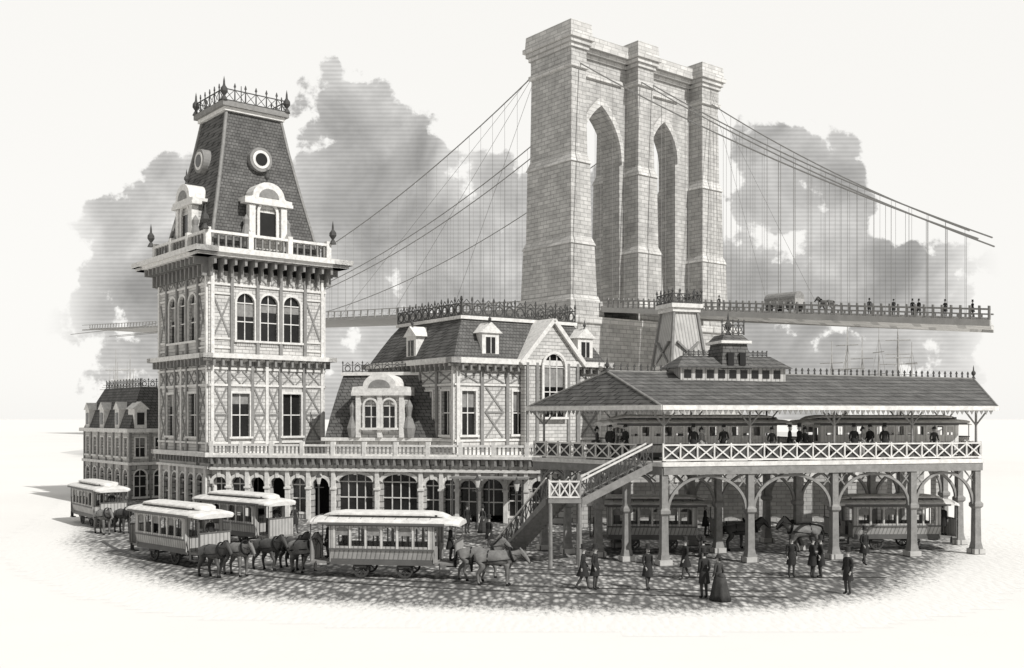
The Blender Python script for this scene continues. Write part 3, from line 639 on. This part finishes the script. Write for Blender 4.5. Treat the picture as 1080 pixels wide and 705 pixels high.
# ------------------------------------------------------------ vehicles
def car_parts(L=5.0,W_=2.15,elev=False):
    h=L/2; P=[]; bm_='trainbody' if elev else 'carbody'
    m=MB(); y=W_/2; zf=.75
    nwin=int(L/.72)
    for s in(-1,1):
        m.M=Matrix.Identity(4) if s<0 else Matrix.Rotation(math.pi,4,'Z')
        zb=1.5 if not elev else 1.85
        ops=[(-h+.25+(L-.5)*(i+.5)/nwin,(L-.5)/nwin-(.13 if not elev else .26),zb,2.38,'seg' if not elev else 'flat') for i in range(nwin)]
        wall(m,-h,h,1.35,2.55,-y,-y+.06,ops,bm_)
        m.rect_loft([(-h,h,-y+.16,-y+.22,zf),(-h,h,-y,-y+.06,1.35)],bm_)
        m.box(-h,h,-y-.035,-y+.001,1.32,1.4,'cartrim'); m.box(-h,h,-y-.03,-y+.001,2.44,2.5,'cartrim'); m.box(-h,h,-y+.1,-y+.159,zf-.12,zf+.06,'cartrim')
        for i in range(nwin+1):
            u=-h+.25+(L-.5)*i/nwin; m.box(u-.03,u+.03,-y-.022,-y+.001,1.4,2.44,'canvas')
            if i<nwin and i%2==0: m.box(u+.1,u+(L-.5)/nwin-.1,-y+.03,-y+.04,2.0,2.38,'canvas' if elev else 'curtain')
        m.M=Matrix.Rotation(rad(-90) if s<0 else rad(90),4,'Z')
        wall(m,-y+.06,y-.06,zf,2.55,-h,-h+.05,[(-.62,.5,1.5,2.3,'flat'),(0,.62,zf+.02,2.35,'flat'),(.62,.5,1.5,2.3,'flat')],bm_)
    m.M=Matrix.Identity(4); m.box(-h-1.0,h+1.0,-y+.2,y-.2,zf-.1,zf+.002,'timber'); m.box(-h+.06,h-.06,-y+.12,-y+.5,zf,1.2,'cartrim'); m.box(-h+.06,h-.06,y-.5,y-.12,zf,1.2,'cartrim')
    for i in range(nwin): m.box(-h+.4+i*(L-.8)/nwin,-h+.46+i*(L-.8)/nwin,-.02,.02,zf,2.55,'cartrim')
    P.append(('body',m.build('car_body',link=False)))
    m=MB()
    K=10
    def prof(x,w,z,hh): return [(x,w*math.cos(math.pi*i/K),z+hh*math.sin(math.pi*i/K)) for i in range(K+1)]
    e_=h+1.15
    def shell(xs,w,z,hh,mat):
        rg=[]
        for x,sc_,dz in xs: rg.append(prof(x,w*sc_,z+dz,hh*sc_)+[(x,-w*sc_,z+dz-.07),(x,w*sc_,z+dz-.07)])
        m.loft(rg,mat)
    shell([(-e_,.72,-.1),(-e_+.25,.93,-.03),(-h,1,0),(h,1,0),(e_-.25,.93,-.03),(e_,.72,-.1)],y+.16,2.62,.22,'canvas')
    for s in(-1,1): m.box(-h-.5,h+.5,s*(y+.165)-.02,s*(y+.165)+.02,2.5,2.6,'cartrim')
    for i in range(int((L+1.6)/.55)): 
        x=-h-.75+i*.55; m.loft([[(x+dx,(y+.1)*math.cos(math.pi*q/K),2.632+.225*math.sin(math.pi*q/K)) for q in range(K+1)] for dx in(0,.035)],'ironl',cap=False)
    m.box(-h+.3,h-.3,-.62,.62,2.8,2.97,'cartrim')
    for i in range(int(L/.6)): 
        for s in(-1,1): m.box(-h+.45+i*.6,-h+.85+i*.6,s*.63-.012,s*.63+.012,2.86,2.95,'glass')
    shell([(-h-.5,.45,-.14),(-h-.1,.8,-.04),(-h+.4,1,0),(h-.4,1,0),(h+.1,.8,-.04),(h+.5,.45,-.14)],.74,2.98,.11,'canvas')
    P.append(('roof',m.build('car_roof',smooth=False,link=False)))
    m=MB()
    for s in(-1,1):
        x=s*(h+1.0)
        m.box(min(x,x-s*.05),max(x,x-s*.05),-.85,.85,zf,zf+.95,bm_); m.box(min(x-s*.06,x+s*.02),max(x-s*.06,x+s*.02),-.9,.9,zf+.95,zf+1.02,'cartrim')
        for yy in(-.88,.88):
            m.cyl((x-s*.05,yy,zf),(x-s*.05,yy,2.56),.03,.03,'cartrim',6)
            m.box(x-s*.55-.25,x-s*.55+.25,yy-.14,yy+.14,.35,.4,'iron'); m.box(x-s*.55-.25,x-s*.55-.22,yy-.1,yy+.1,.4,zf,'iron')
        m.cyl((x-s*.25,0,zf),(x-s*.25,0,zf+1.05),.03,.03,'iron',6)
    for xx in ((-h*.42,h*.42) if not elev else (-h*.8,-h*.6,h*.6,h*.8)):
        for yy in(-.75,.75):
            for k in range(16):
                a0=2*math.pi*k/16;a1=2*math.pi*(k+1)/16
                m.prism([(xx+.4*math.cos(a0),.41+.4*math.sin(a0)),(xx+.4*math.cos(a1),.41+.4*math.sin(a1)),(xx+.31*math.cos(a1),.41+.31*math.sin(a1)),(xx+.31*math.cos(a0),.41+.31*math.sin(a0))],yy-.05,yy+.05,'iron')
            for k in range(4):
                a0=math.pi*k/4; m.bar(xx-.33*math.cos(a0),.41-.33*math.sin(a0),xx+.33*math.cos(a0),.41+.33*math.sin(a0),.05,yy-.02+.001*k,yy+.02+.001*k,'iron')
        m.cyl((xx,-.8,.41),(xx,.8,.41),.05,.05,'iron',6)
        for yy in(-.86,.86): m.box(xx-.3,xx+.3,yy-.05,yy+.05,.5,.66,'iron')
    P.append(('running_gear',m.build('car_gear',link=False)))
    return P
CAR=car_parts(5.0); ECAR=car_parts(9.6,2.3,True)
# ------------------------------------------------------------ skin helper
def skin(verts,edges,radii,root=0,sub=1):
    me=bpy.data.meshes.new('t'); me.from_pydata(verts,edges,[]); o=bpy.data.objects.new('t',me); sc.collection.objects.link(o)
    md=o.modifiers.new('s','SKIN'); md.use_smooth_shade=True
    for i,r_ in enumerate(radii):
        d=me.skin_vertices[0].data[i]; d.radius=r_ if isinstance(r_,tuple) else (r_,r_); d.use_root=(i==root)
    sb=o.modifiers.new('d','SUBSURF'); sb.levels=sub; sb.render_levels=sub
    dg=bpy.context.evaluated_depsgraph_get(); dg.update()
    ev=o.evaluated_get(dg); m2=bpy.data.meshes.new_from_object(ev)
    V=[tuple(v.co) for v in m2.vertices]; Fc=[list(p.vertices) for p in m2.polygons]
    bpy.data.objects.remove(o); bpy.data.meshes.remove(m2); return V,Fc
def addskin(mb,V,Fc,fn):
    b0=len(mb.v)
    for p in V: mb.v.append(tuple(mb.M@Vector(p)))
    for f in Fc:
        c_=sum((Vector(V[i]) for i in f),Vector())/len(f); mb.f.append([b0+i for i in f]); mb.m.append(mb.mi(fn(c_)))
def human(kind='man',stride=0.0,bend=0.0,dress='dress',hat=0):
    v=[];ed=[];r_=[]
    def add(p,r0,par=None):
        v.append(p); r_.append(r0)
        if par is not None: ed.append((par,len(v)-1))
        return len(v)-1
    man=kind=='man'
    pel=add((0,0,.94),(.15,.115)); wa=add((0,0,1.1),(.13 if man else .10,.10),pel); ch=add((0,0,1.28),(.165 if man else .135,.12),wa)
    nb=add((0,.005,1.44),(.09,.07),ch); nk=add((0,0,1.52),.052,nb); hd=add((0,-.015,1.60),(.074,.085),nk); hm=add((0,-.01,1.67),(.08,.098),hd); ht=add((0,.0,1.73),(.06,.07),hm)
    for s in(-1,1):
        sw=s*stride*.5
        sh=add((s*(.185 if man else .155),0,1.41),(.066,.064),nb)
        el=add((s*.225,.03-sw*.3,1.14),.05,sh)
        wr=add((s*.215,-.06-bend*.18-sw*.8,.92+bend*.22),.034,el)
        pm=add((s*.212,-.08-bend*.23-sw*.95,.86+bend*.23),(.034,.022),wr)
        for k,(dx,l) in enumerate(((-.024,.075),(-.008,.085),(.008,.08),(.024,.065))):
            a_=add((s*.212,-.085-bend*.26-sw+dx,.82+bend*.22),.0095,pm); add((s*.205,-.095-bend*.3-sw+dx,.82-l*.7+bend*.2),.0075,a_)
        th_=add((s*.19,-.115-bend*.25-sw,.84+bend*.23),.011,pm); add((s*.185,-.13-bend*.28-sw,.80+bend*.23),.008,th_)
        hp=add((s*.09,0,.88),(.095,.1),pel)
        kn=add((s*.1,-.03-s*stride*.35,.50),.068,hp)
        an=add((s*.1,.02-s*stride*.8+(.05 if s*stride<0 else 0),.10+(.04 if s*stride<0 else 0)),.05,kn)
        he=add((s*.1,.0-s*stride*.8,.045),.046,an); add((s*.115,-.15-s*stride*.8,.035),(.048,.034),he)
    V,Fc=skin(v,ed,r_,0,1)
    m=MB()
    coat='coat' if man else dress
    def fn(c_):
        if c_.z>1.5:
            return 'hair' if (c_.y>.03 or c_.z>1.72) and c_.z>1.55 else 'skin'
        if abs(c_.x)>.165 and c_.z<.91+bend*.2 and c_.z>.6: return 'skin'
        if c_.z<.12: return 'hair'
        if c_.z<.9: return 'trousers'
        return coat
    addskin(m,V,Fc,fn)
    m.loft([[(-.014,-.10,1.605),(.014,-.10,1.605),(0,-.13,1.61)],[(-.008,-.095,1.66),(.008,-.095,1.66),(0,-.108,1.66)]],'skin')
    for s in(-1,1):
        m.lathe((s*.032,-.095,1.655),[(.004,-.01),(.010,0),(.004,.01)],'hair',6)
        m.lathe((s*.078,.0,1.625),[(.004,-.025),(.011,0),(.006,.025)],'skin',6)
    m.box(-.024,.024,-.108,-.092,1.568,1.577,'hair')
    def ring(z,rx,ry,oy=0,fold=0,ph=0): return [(rx*(1+fold*math.cos(7*t_*2*math.pi/28+ph))*math.cos(t_*2*math.pi/28),oy+ry*(1+fold*math.cos(7*t_*2*math.pi/28+ph))*math.sin(t_*2*math.pi/28),z) for t_ in range(28)]
    if man:
        m.loft([ring(1.12,.15,.12),ring(.98,.185,.15),ring(.8,.2,.175+abs(stride)*.1,.01,.02),ring(.56,.225,.2+abs(stride)*.3,.02,.05)],'coat',cap=False)
        m.lathe((0,0,1.70),[(.15,0),(.155,.012),(.10,.02),(.092,.06),(.098,.19),(.09,.2)] if hat else [(.135,0),(.14,.012),(.1,.02),(.095,.07),(.07,.12),(.02,.135)],'coat',16,1,1.1)
        if bend>.2: m.lathe((0,-.06,1.545),[(.015,-.03),(.04,0),(.05,.025),(.03,.032)],'hair',8)
        m.loft([ring(1.46,.075,.065),ring(1.5,.068,.06)],'canvas')
    else:
        m.loft([ring(1.12,.115,.105),ring(1.0,.16,.17,.03,.02),ring(.9,.2,.27,.09,.04),ring(.6,.27,.33,.1,.06),ring(.25,.33,.4,.11,.08),ring(.02,.38,.47,.12,.09)],dress)
        m.lathe((0,.17,.98),[(.05,-.14),(.15,-.05),(.15,.05),(.05,.12)],dress,10)
        m.lathe((0,.01,1.69),[(.15,0),(.16,.012),(.1,.03),(.1,.09),(.05,.13)],'hair',14); m.lathe((.05,.03,1.8),[(.02,0),(.04,.04),(.01,.09)],'dress',7)
        m.lathe((0,.1,1.63),[(.02,-.07),(.06,-.02),(.06,.04),(.02,.07)],'hair',10)
    return m.build(kind,smooth=True,link=False)
MEN=[human('man',0,.1,hat=1),human('man',.28,0,hat=1),human('man',0,.6),human('man',-.22,.3,hat=1)]
WOM=[human('woman',0,.5),human('woman',0,.15),human('woman',0,.4,'dress_light')]
def man(x,y,z=0,rot=0,k=0,s=1.04): return put('man',MEN[k],None,(x,y,z+.006),rad(rot),s)
def woman(x,y,z=0,rot=0,k=0,s=.97): return put('woman',WOM[k],None,(x,y,z+.006),rad(rot),s)
def horse(walk=0,coat='horse_dark',graze=0):
    v=[];ed=[];r_=[]
    def add(p,r0,par=None):
        v.append(p); r_.append(r0)
        if par is not None: ed.append((par,len(v)-1))
        return len(v)-1
    mid=add((0,0,1.18),(.34,.36)); lo=add((-.36,0,1.22),(.33,.34),mid); ru=add((-.68,0,1.26),(.32,.34),lo); dk_=add((-.94,0,1.28),(.18,.2),ru)
    t1=add((-1.06,0,1.26),.06,dk_); t2=add((-1.14,0,.95),.09,t1); t3=add((-1.12,0,.55),.05,t2)
    cs=add((.40,0,1.2),(.33,.38),mid); sh=add((.64,0,1.28),(.25,.33),cs)
    dz=-graze
    n1=add((.84,0,1.52+dz*.3),(.16,.25),sh); n2=add((.99,0,1.76+dz*.6),(.12,.185),n1); po=add((1.11,0,1.93+dz*.8),(.10,.14),n2)
    f1=add((1.27,0,1.82+dz*.9),(.09,.135),po); f2=add((1.44,0,1.64+dz),(.065,.085),f1); mz=add((1.55,0,1.52+dz),(.065,.075),f2)
    for s in(-1,1):
        add((1.09,s*.07,2.12+dz*.8),.03,po)
        w=walk*s
        a_=add((.52,s*.17,.98),.16,cs); b_=add((.5+w*.08,s*.18,.80),.11,a_)
        lift=.12 if w>0 else 0
        fx=.5+w*(.25 if w>0 else .5)
        c_=add((.52+w*.32,s*.18,.50+lift*.6),.075,b_); d_=add((fx,s*.18,.16+lift),.052,c_); h_=add((fx+.05,s*.18,.045+lift),.07,d_)
        a_=add((-.66,s*.18,1.02),.22,ru); b_=add((-.54-w*.1,s*.19,.82),.16,a_); c_=add((-.82-w*.22,s*.18,.52),.08,b_)
        d_=add((-.79-w*.3,s*.18,.17),.055,c_); h_=add((-.73-w*.3,s*.18,.045),.07,d_)
    V,Fc=skin(v,ed,r_,0,1); m=MB()
    addskin(m,V,Fc,lambda c_: 'harness' if (c_.z<.11) or (c_.x<-1.02) or (c_.x>1.53) else coat)
    for s in(-1,1):
        w=walk*s; lift=.12 if w>0 else 0; fx=.55+w*(.25 if w>0 else .5)
        m.lathe((fx,s*.18,lift),[(.075,0),(.055,.09)],'harness',8); m.lathe((-.73-w*.3,s*.18,0),[(.075,0),(.055,.09)],'harness',8)
    pts=[(.52,1.52),(.66,1.72+dz*.25),(.86,1.97+dz*.6),(1.0,2.1+dz*.75),(1.14,2.12+dz*.8),(1.2,1.98+dz*.85),(1.02,1.8+dz*.6),(.86,1.6+dz*.3),(.72,1.42)]
    m.prism(pts,-.045,.045,'harness')
    for s in(-1,1): m.lathe((1.24,s*.095,1.87+dz*.85),[(.004,-.02),(.016,0),(.004,.02)],'harness',6)
    def hoop(x,zc_,ry,rz_,w,tilt=0,tk=.03):
        rg=[]
        for t_ in range(21):
            a_=2*math.pi*t_/20
            cy,cz=math.cos(a_),math.sin(a_)
            rg.append([(x-w+tilt*cz*rz_,ry*cy,zc_+rz_*cz),(x+w+tilt*cz*rz_,ry*cy,zc_+rz_*cz),(x+w+tilt*cz*rz_,(ry+tk)*cy,zc_+(rz_+tk)*cz),(x-w+tilt*cz*rz_,(ry+tk)*cy,zc_+(rz_+tk)*cz)])
        m.loft(rg,'harness',cap=False)
    hoop(.72,1.38,.22,.3,.05,-.35,.05); hoop(.2,1.19,.30,.345,.03,0,.015); hoop(-.35,1.22,.29,.32,.025,0,.012)
    for s in(-1,1): m.bar(.7,1.2,-1.3,.95,.045,s*.325-.012,s*.325+.012,'harness'); m.bar(1.22,1.78+dz*.9,.2,1.5,.02,s*.15-.006,s*.15+.006,'harness')
    m.bar(1.1,1.9+dz*.85,1.4,1.6+dz,.03,-.1,-.085,'harness'); m.bar(1.1,1.9+dz*.85,1.4,1.6+dz,.03,.085,.1,'harness')
    return m.build('horse',smooth=True,link=False)
HO=[horse(0,'horse_dark',.25),horse(.7,'horse_mid',.1),horse(-.6,'horse_dark',.35),horse(0,'horse_mid',.5)]
def hs(x,y,rot,k=0,z=0,s=1.0): return put('horse',HO[k],None,(x,y,z+.006),rad(rot),s)
def car(x,y,rot,parts=CAR,z=0.006,name='horse_car',drv=True):
    e_=inst(name,parts,(x,y,z),rad(rot))
    if drv:
        a=rad(rot); man(x+3.05*math.cos(a),y+3.05*math.sin(a),.76,rot+90,2,.97); man(x-3.0*math.cos(a)-.3*math.sin(a),y-3.0*math.sin(a)+.3*math.cos(a),.76,rot-60,0,.97)
    return e_
car(-5.9,48.4,-8); hs(-1.5,46.9,-9,1); hs(-.7,45.6,-11,3)
car(-17.4,53.4,-42); hs(-13.0,48.4,-42,3); hs(-13.9,47.7,-42,2)
car(-15.9,60.5,-38); hs(-11.9,50.0,-40,2); hs(-10.8,50.6,-40,0); hs(-10.1,49.4,-40,1)
car(-28.9,71.5,-52); hs(-25.2,66.3,-45,0); hs(-26.2,65.6,-45,3)
car(7.9,58.2,-4); hs(12.6,58.6,-6,3); hs(12.9,57.4,-6,0)
car(21.6,58.6,182); hs(16.4,57.6,183,2); hs(16.1,56.6,186,1)
for i in range(2):
    a=rad(14); u=3.6+i*11.6; x=7.6+u*math.cos(a)-4.3*math.sin(a); y=51.5+u*math.sin(a)+4.3*math.cos(a)
    inst('elevated_train_car',ECAR,(x,y,FZ-.45),a,.93)
man(3.1,44.5,0,80,1); man(3.62,44.6,0,60,0); man(5.9,44.5,0,20,3); man(8.0,47.3,0,-70,1); man(8.85,47.4,0,200,3)
woman(8.45,41.9,0,-150,1,1.03); man(7.95,42.4,0,-160,0,1.1); man(13.1,48.0,0,0,0); man(14.0,47.7,0,100,2); man(14.4,47.8,0,-90,0); man(14.2,43.3,0,-60,0,1.06)
man(-2.9,66,0,40,0); woman(-1.9,66.3,0,-40,1); man(-14,66,0,30,1); man(17.9,52,0,20,3); man(-1.3,58,0,-40,1)
a=rad(14)
def plat(u,n,rot,w=False,k=0):
    x=7.6+u*math.cos(a)-n*math.sin(a); y=51.5+u*math.sin(a)+n*math.cos(a)
    (woman if w else man)(x,y,FZ,rot,k)
for u,n,rr,w,k in((-1.6,3.4,0,0,0),(-2.0,4.4,90,1,0),(-.9,3.0,-60,0,2),(2.0,.8,0,0,0),(2.5,.9,40,1,2),(3.7,.8,-30,0,2),(6.5,.9,0,1,0),(7.6,1.0,80,0,2),(8.1,.9,-80,0,0),(8.6,1.2,20,1,1),(11.3,.8,0,0,0),(11.9,.9,60,1,2),(12.4,1.0,-60,0,2),(13.1,.7,0,0,0),(16.4,1.0,0,1,0)): plat(u,n,rr,w,k)
ba=rad(39)
def onb(u,n): return 11.5+u*math.cos(ba)-n*math.sin(ba),198+u*math.sin(ba)+n*math.cos(ba),rz(n)-.1
for n_,k in((-31,0),(-60,1),(-64,2),(-67,0),(-68,3),(-72,0),(-76,1)):
    x,y,z=onb(6.4,n_); man(x,y,z,random.uniform(0,360),k,1.3)
x,y,z=onb(8.5,-51); hs(x,y,130,1,z,1.4)
wg=MB(); wg.box(-2.4,2.4,-1,1,.9,1.6,'carbody'); K=10
wg.loft([[(x_,1.1*math.cos(math.pi*i/K),1.6+1.0*math.sin(math.pi*i/K)) for i in range(K+1)] for x_ in(-2.4,2.4)],'ironl')
for xx in(-1.6,1.6):
    for yy in(-1.05,1.05): wg.cyl((xx,yy-.06,.6),(xx,yy+.06,.6),.6,.6,'iron',14)
x,y,z=onb(8.5,-43); inst('covered_wagon',[('body',wg.build('wagon',link=False))],(x,y,z),rad(130),1.25)
lm=MB(); lm.lathe((0,0,0),[(.16,0),(.16,.3),(.07,.5),(.05,2.6),(.08,2.7),(.04,2.8)],'iron',8); lm.lathe((0,0,2.8),[(.1,0),(.2,.5)],'canvas',6); lm.lathe((0,0,3.3),[(.24,0),(.08,.2),(.03,.38)],'iron',6); lm.box(-.35,.35,-.02,.02,2.55,2.6,'iron')
lmm=lm.build('lamp',smooth=False,link=False)
for x,y in((-2.3,68.2),(.3,64.8),(-13.5,71.5)): inst('street_lamp',[('post_and_lantern',lmm)],(x,y,.006))
sp=MB()
sp.loft([[(-13,0,3.2),(-13,.1,1),(-13,.1,3.2)],[(-9,-2.4,3),(-9,0,-.5),(-9,2.4,3)],[(0,-3,2.6),(0,0,-.8),(0,3,2.6)],[(10,-2.2,3),(10,0,-.3),(10,2.2,3)],[(15,-.1,4),(15,0,3),(15,.1,4)]],'ironl')
sp.cyl((14,0,3.8),(20,0,6),.2,.08,'ironl',6)
for x_,h_ in((-8,22),(0,27),(8,24)):
    sp.cyl((x_,0,1),(x_,0,h_),.26,.07,'decksteel',6)
    for j,f in enumerate((.42,.62,.8)): sp.cyl((x_-.1,-(5-j*1.3),h_*f),(x_-.1,(5-j*1.3),h_*f),.1,.1,'decksteel',5)
    for s in(-1,1):
        sp.cyl((x_,s*2.6,2.5),(x_,0,h_*.8),.05,.04,'decksteel',3); sp.cyl((x_+s*4.5,0,2.8),(x_,0,h_*.92),.05,.04,'decksteel',3)
spm=sp.build('ship',link=False)
for x,y,rr,s in((-80.5,205,112,.62),(-73.5,190,108,.75),(-88,236,116,.85),(76,232,50,1.1),(86,240,10,1.05),(98,260,70,1.25),(-20,300,40,.9)): inst('sailing_ship',[('hull_and_rigging',spm)],(x,y,0),rad(rr),s)

# ------------------------------------------------------------ sky / light
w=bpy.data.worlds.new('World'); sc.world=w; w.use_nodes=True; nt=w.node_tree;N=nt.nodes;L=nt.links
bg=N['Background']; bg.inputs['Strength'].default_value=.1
def M(op,a,b=None,c=None):
    n=N.new('ShaderNodeMath'); n.operation=op
    for i,x in enumerate((a,b,c)):
        if x is None: continue
        if isinstance(x,(int,float)): n.inputs[i].default_value=x
        else: L.new(x,n.inputs[i])
    return n.outputs[0]
tc=N.new('ShaderNodeTexCoord'); sp_=N.new('ShaderNodeSeparateXYZ'); L.new(tc.outputs['Generated'],sp_.inputs[0])
yy=M('MAXIMUM',sp_.outputs[1],.02); U=M('DIVIDE',sp_.outputs[0],yy); V_=M('DIVIDE',sp_.outputs[2],yy)
cv=N.new('ShaderNodeCombineXYZ'); L.new(U,cv.inputs[0]); L.new(V_,cv.inputs[1])
nz=N.new('ShaderNodeTexNoise'); L.new(cv.outputs[0],nz.inputs['Vector']); nz.inputs['Scale'].default_value=15; nz.inputs['Detail'].default_value=10; nz.inputs['Roughness'].default_value=.6
vz=N.new('ShaderNodeTexVoronoi'); L.new(cv.outputs[0],vz.inputs['Vector']); vz.inputs['Scale'].default_value=26
nz2=N.new('ShaderNodeTexNoise'); L.new(cv.outputs[0],nz2.inputs['Vector']); nz2.inputs['Scale'].default_value=8; nz2.inputs['Detail'].default_value=8; nz2.inputs['Distortion'].default_value=.8
field=None
for cx_,cy_,rx,ry in((-.15,.19,.085,.15),(-.155,.29,.06,.06),(-.10,.27,.04,.045),(-.31,.12,.13,.11),(-.37,.19,.06,.055),(-.33,.23,.04,.03),(-.05,.16,.11,.11),(.08,.13,.12,.12),(.27,.23,.06,.07),(.33,.22,.04,.05),(.30,.12,.17,.07),(.40,.10,.06,.06),(.0,.03,.44,.09)):
    a1=M('DIVIDE',M('SUBTRACT',U,cx_),rx); b1=M('DIVIDE',M('SUBTRACT',V_,cy_),ry)
    f=M('SUBTRACT',1,M('ADD',M('MULTIPLY',a1,a1),M('MULTIPLY',b1,b1)))
    field=f if field is None else M('MAXIMUM',field,f)
fld=M('ADD',M('MAXIMUM',field,-1.2),M('MULTIPLY_ADD',nz.outputs['Fac'],3.8,-1.8))
fld=M('ADD',fld,M('MULTIPLY_ADD',vz.outputs['Distance'],-1.1,.4))
sm=N.new('ShaderNodeMapRange'); sm.interpolation_type='SMOOTHSTEP'; L.new(fld,sm.inputs[0]); sm.inputs[1].default_value=0; sm.inputs[2].default_value=.22
edge=N.new('ShaderNodeMapRange'); edge.interpolation_type='SMOOTHSTEP'; L.new(M('ABSOLUTE',M('SUBTRACT',U,.01)),edge.inputs[0]); edge.inputs[1].default_value=.40; edge.inputs[2].default_value=.47; edge.inputs[3].default_value=1; edge.inputs[4].default_value=0
front=M('GREATER_THAN',sp_.outputs[1],.05); cl=M('MULTIPLY',M('MULTIPLY',sm.outputs[0],front),edge.outputs[0])
tn=N.new('ShaderNodeMapRange'); L.new(nz2.outputs['Fac'],tn.inputs[0]); tn.inputs[1].default_value=.34; tn.inputs[2].default_value=.66; tn.inputs[3].default_value=3.4; tn.inputs[4].default_value=6.4
rim=N.new('ShaderNodeMapRange'); L.new(fld,rim.inputs[0]); rim.inputs[1].default_value=.1; rim.inputs[2].default_value=.9; rim.inputs[3].default_value=1.2; rim.inputs[4].default_value=.97
hat=M('MULTIPLY_ADD',M('SINE',M('MULTIPLY',V_,1500)),.09,1)
tone=M('MULTIPLY',M('MULTIPLY',tn.outputs[0],rim.outputs[0]),hat)
cc=N.new('ShaderNodeCombineColor')
for i,k in enumerate((1,.985,.955)): L.new(M('MULTIPLY',tone,k),cc.inputs[i])
sky=N.new('ShaderNodeTexSky'); sky.sky_type='NISHITA'; sky.sun_disc=False; sky.sun_elevation=rad(42); sky.sun_rotation=rad(135)
hsn=N.new('ShaderNodeHueSaturation'); hsn.inputs['Saturation'].default_value=.08; L.new(sky.outputs[0],hsn.inputs['Color'])
br=N.new('ShaderNodeMapRange'); br.interpolation_type='SMOOTHSTEP'; L.new(sp_.outputs[1],br.inputs[0]); br.inputs[1].default_value=-.1; br.inputs[2].default_value=.7; br.inputs[3].default_value=4.2; br.inputs[4].default_value=10.1  # added dimming: unseen sky behind and overhead darkened to cut ambient, deepen shadows
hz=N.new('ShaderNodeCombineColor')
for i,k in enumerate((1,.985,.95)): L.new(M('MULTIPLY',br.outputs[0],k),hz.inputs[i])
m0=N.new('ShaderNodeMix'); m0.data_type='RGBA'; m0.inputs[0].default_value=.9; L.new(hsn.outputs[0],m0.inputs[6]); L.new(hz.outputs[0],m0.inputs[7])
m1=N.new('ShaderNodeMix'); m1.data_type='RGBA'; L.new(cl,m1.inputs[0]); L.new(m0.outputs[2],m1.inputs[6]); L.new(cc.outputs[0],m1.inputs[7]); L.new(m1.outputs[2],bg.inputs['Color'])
sl=bpy.data.lights.new('sun','SUN'); sl.energy=4.2; sl.angle=rad(.5); sl.color=(1,.985,.955); so=bpy.data.objects.new('sun',sl); sc.collection.objects.link(so)
d=Vector((.62,-.62,.78)); so.rotation_euler=d.to_track_quat('Z','Y').to_euler()
# ------------------------------------------------------------ camera
cd=bpy.data.cameras.new('camera'); co=bpy.data.objects.new('camera',cd); sc.collection.objects.link(co)
co.location=(0,0,7.5); co.rotation_euler=(rad(90),0,0); cd.sensor_width=36; cd.lens=36; cd.shift_y=87.5/1080; cd.clip_end=6000
sc.camera=co
sc.view_settings.view_transform='Standard'; sc.view_settings.look='None'; sc.view_settings.exposure=0
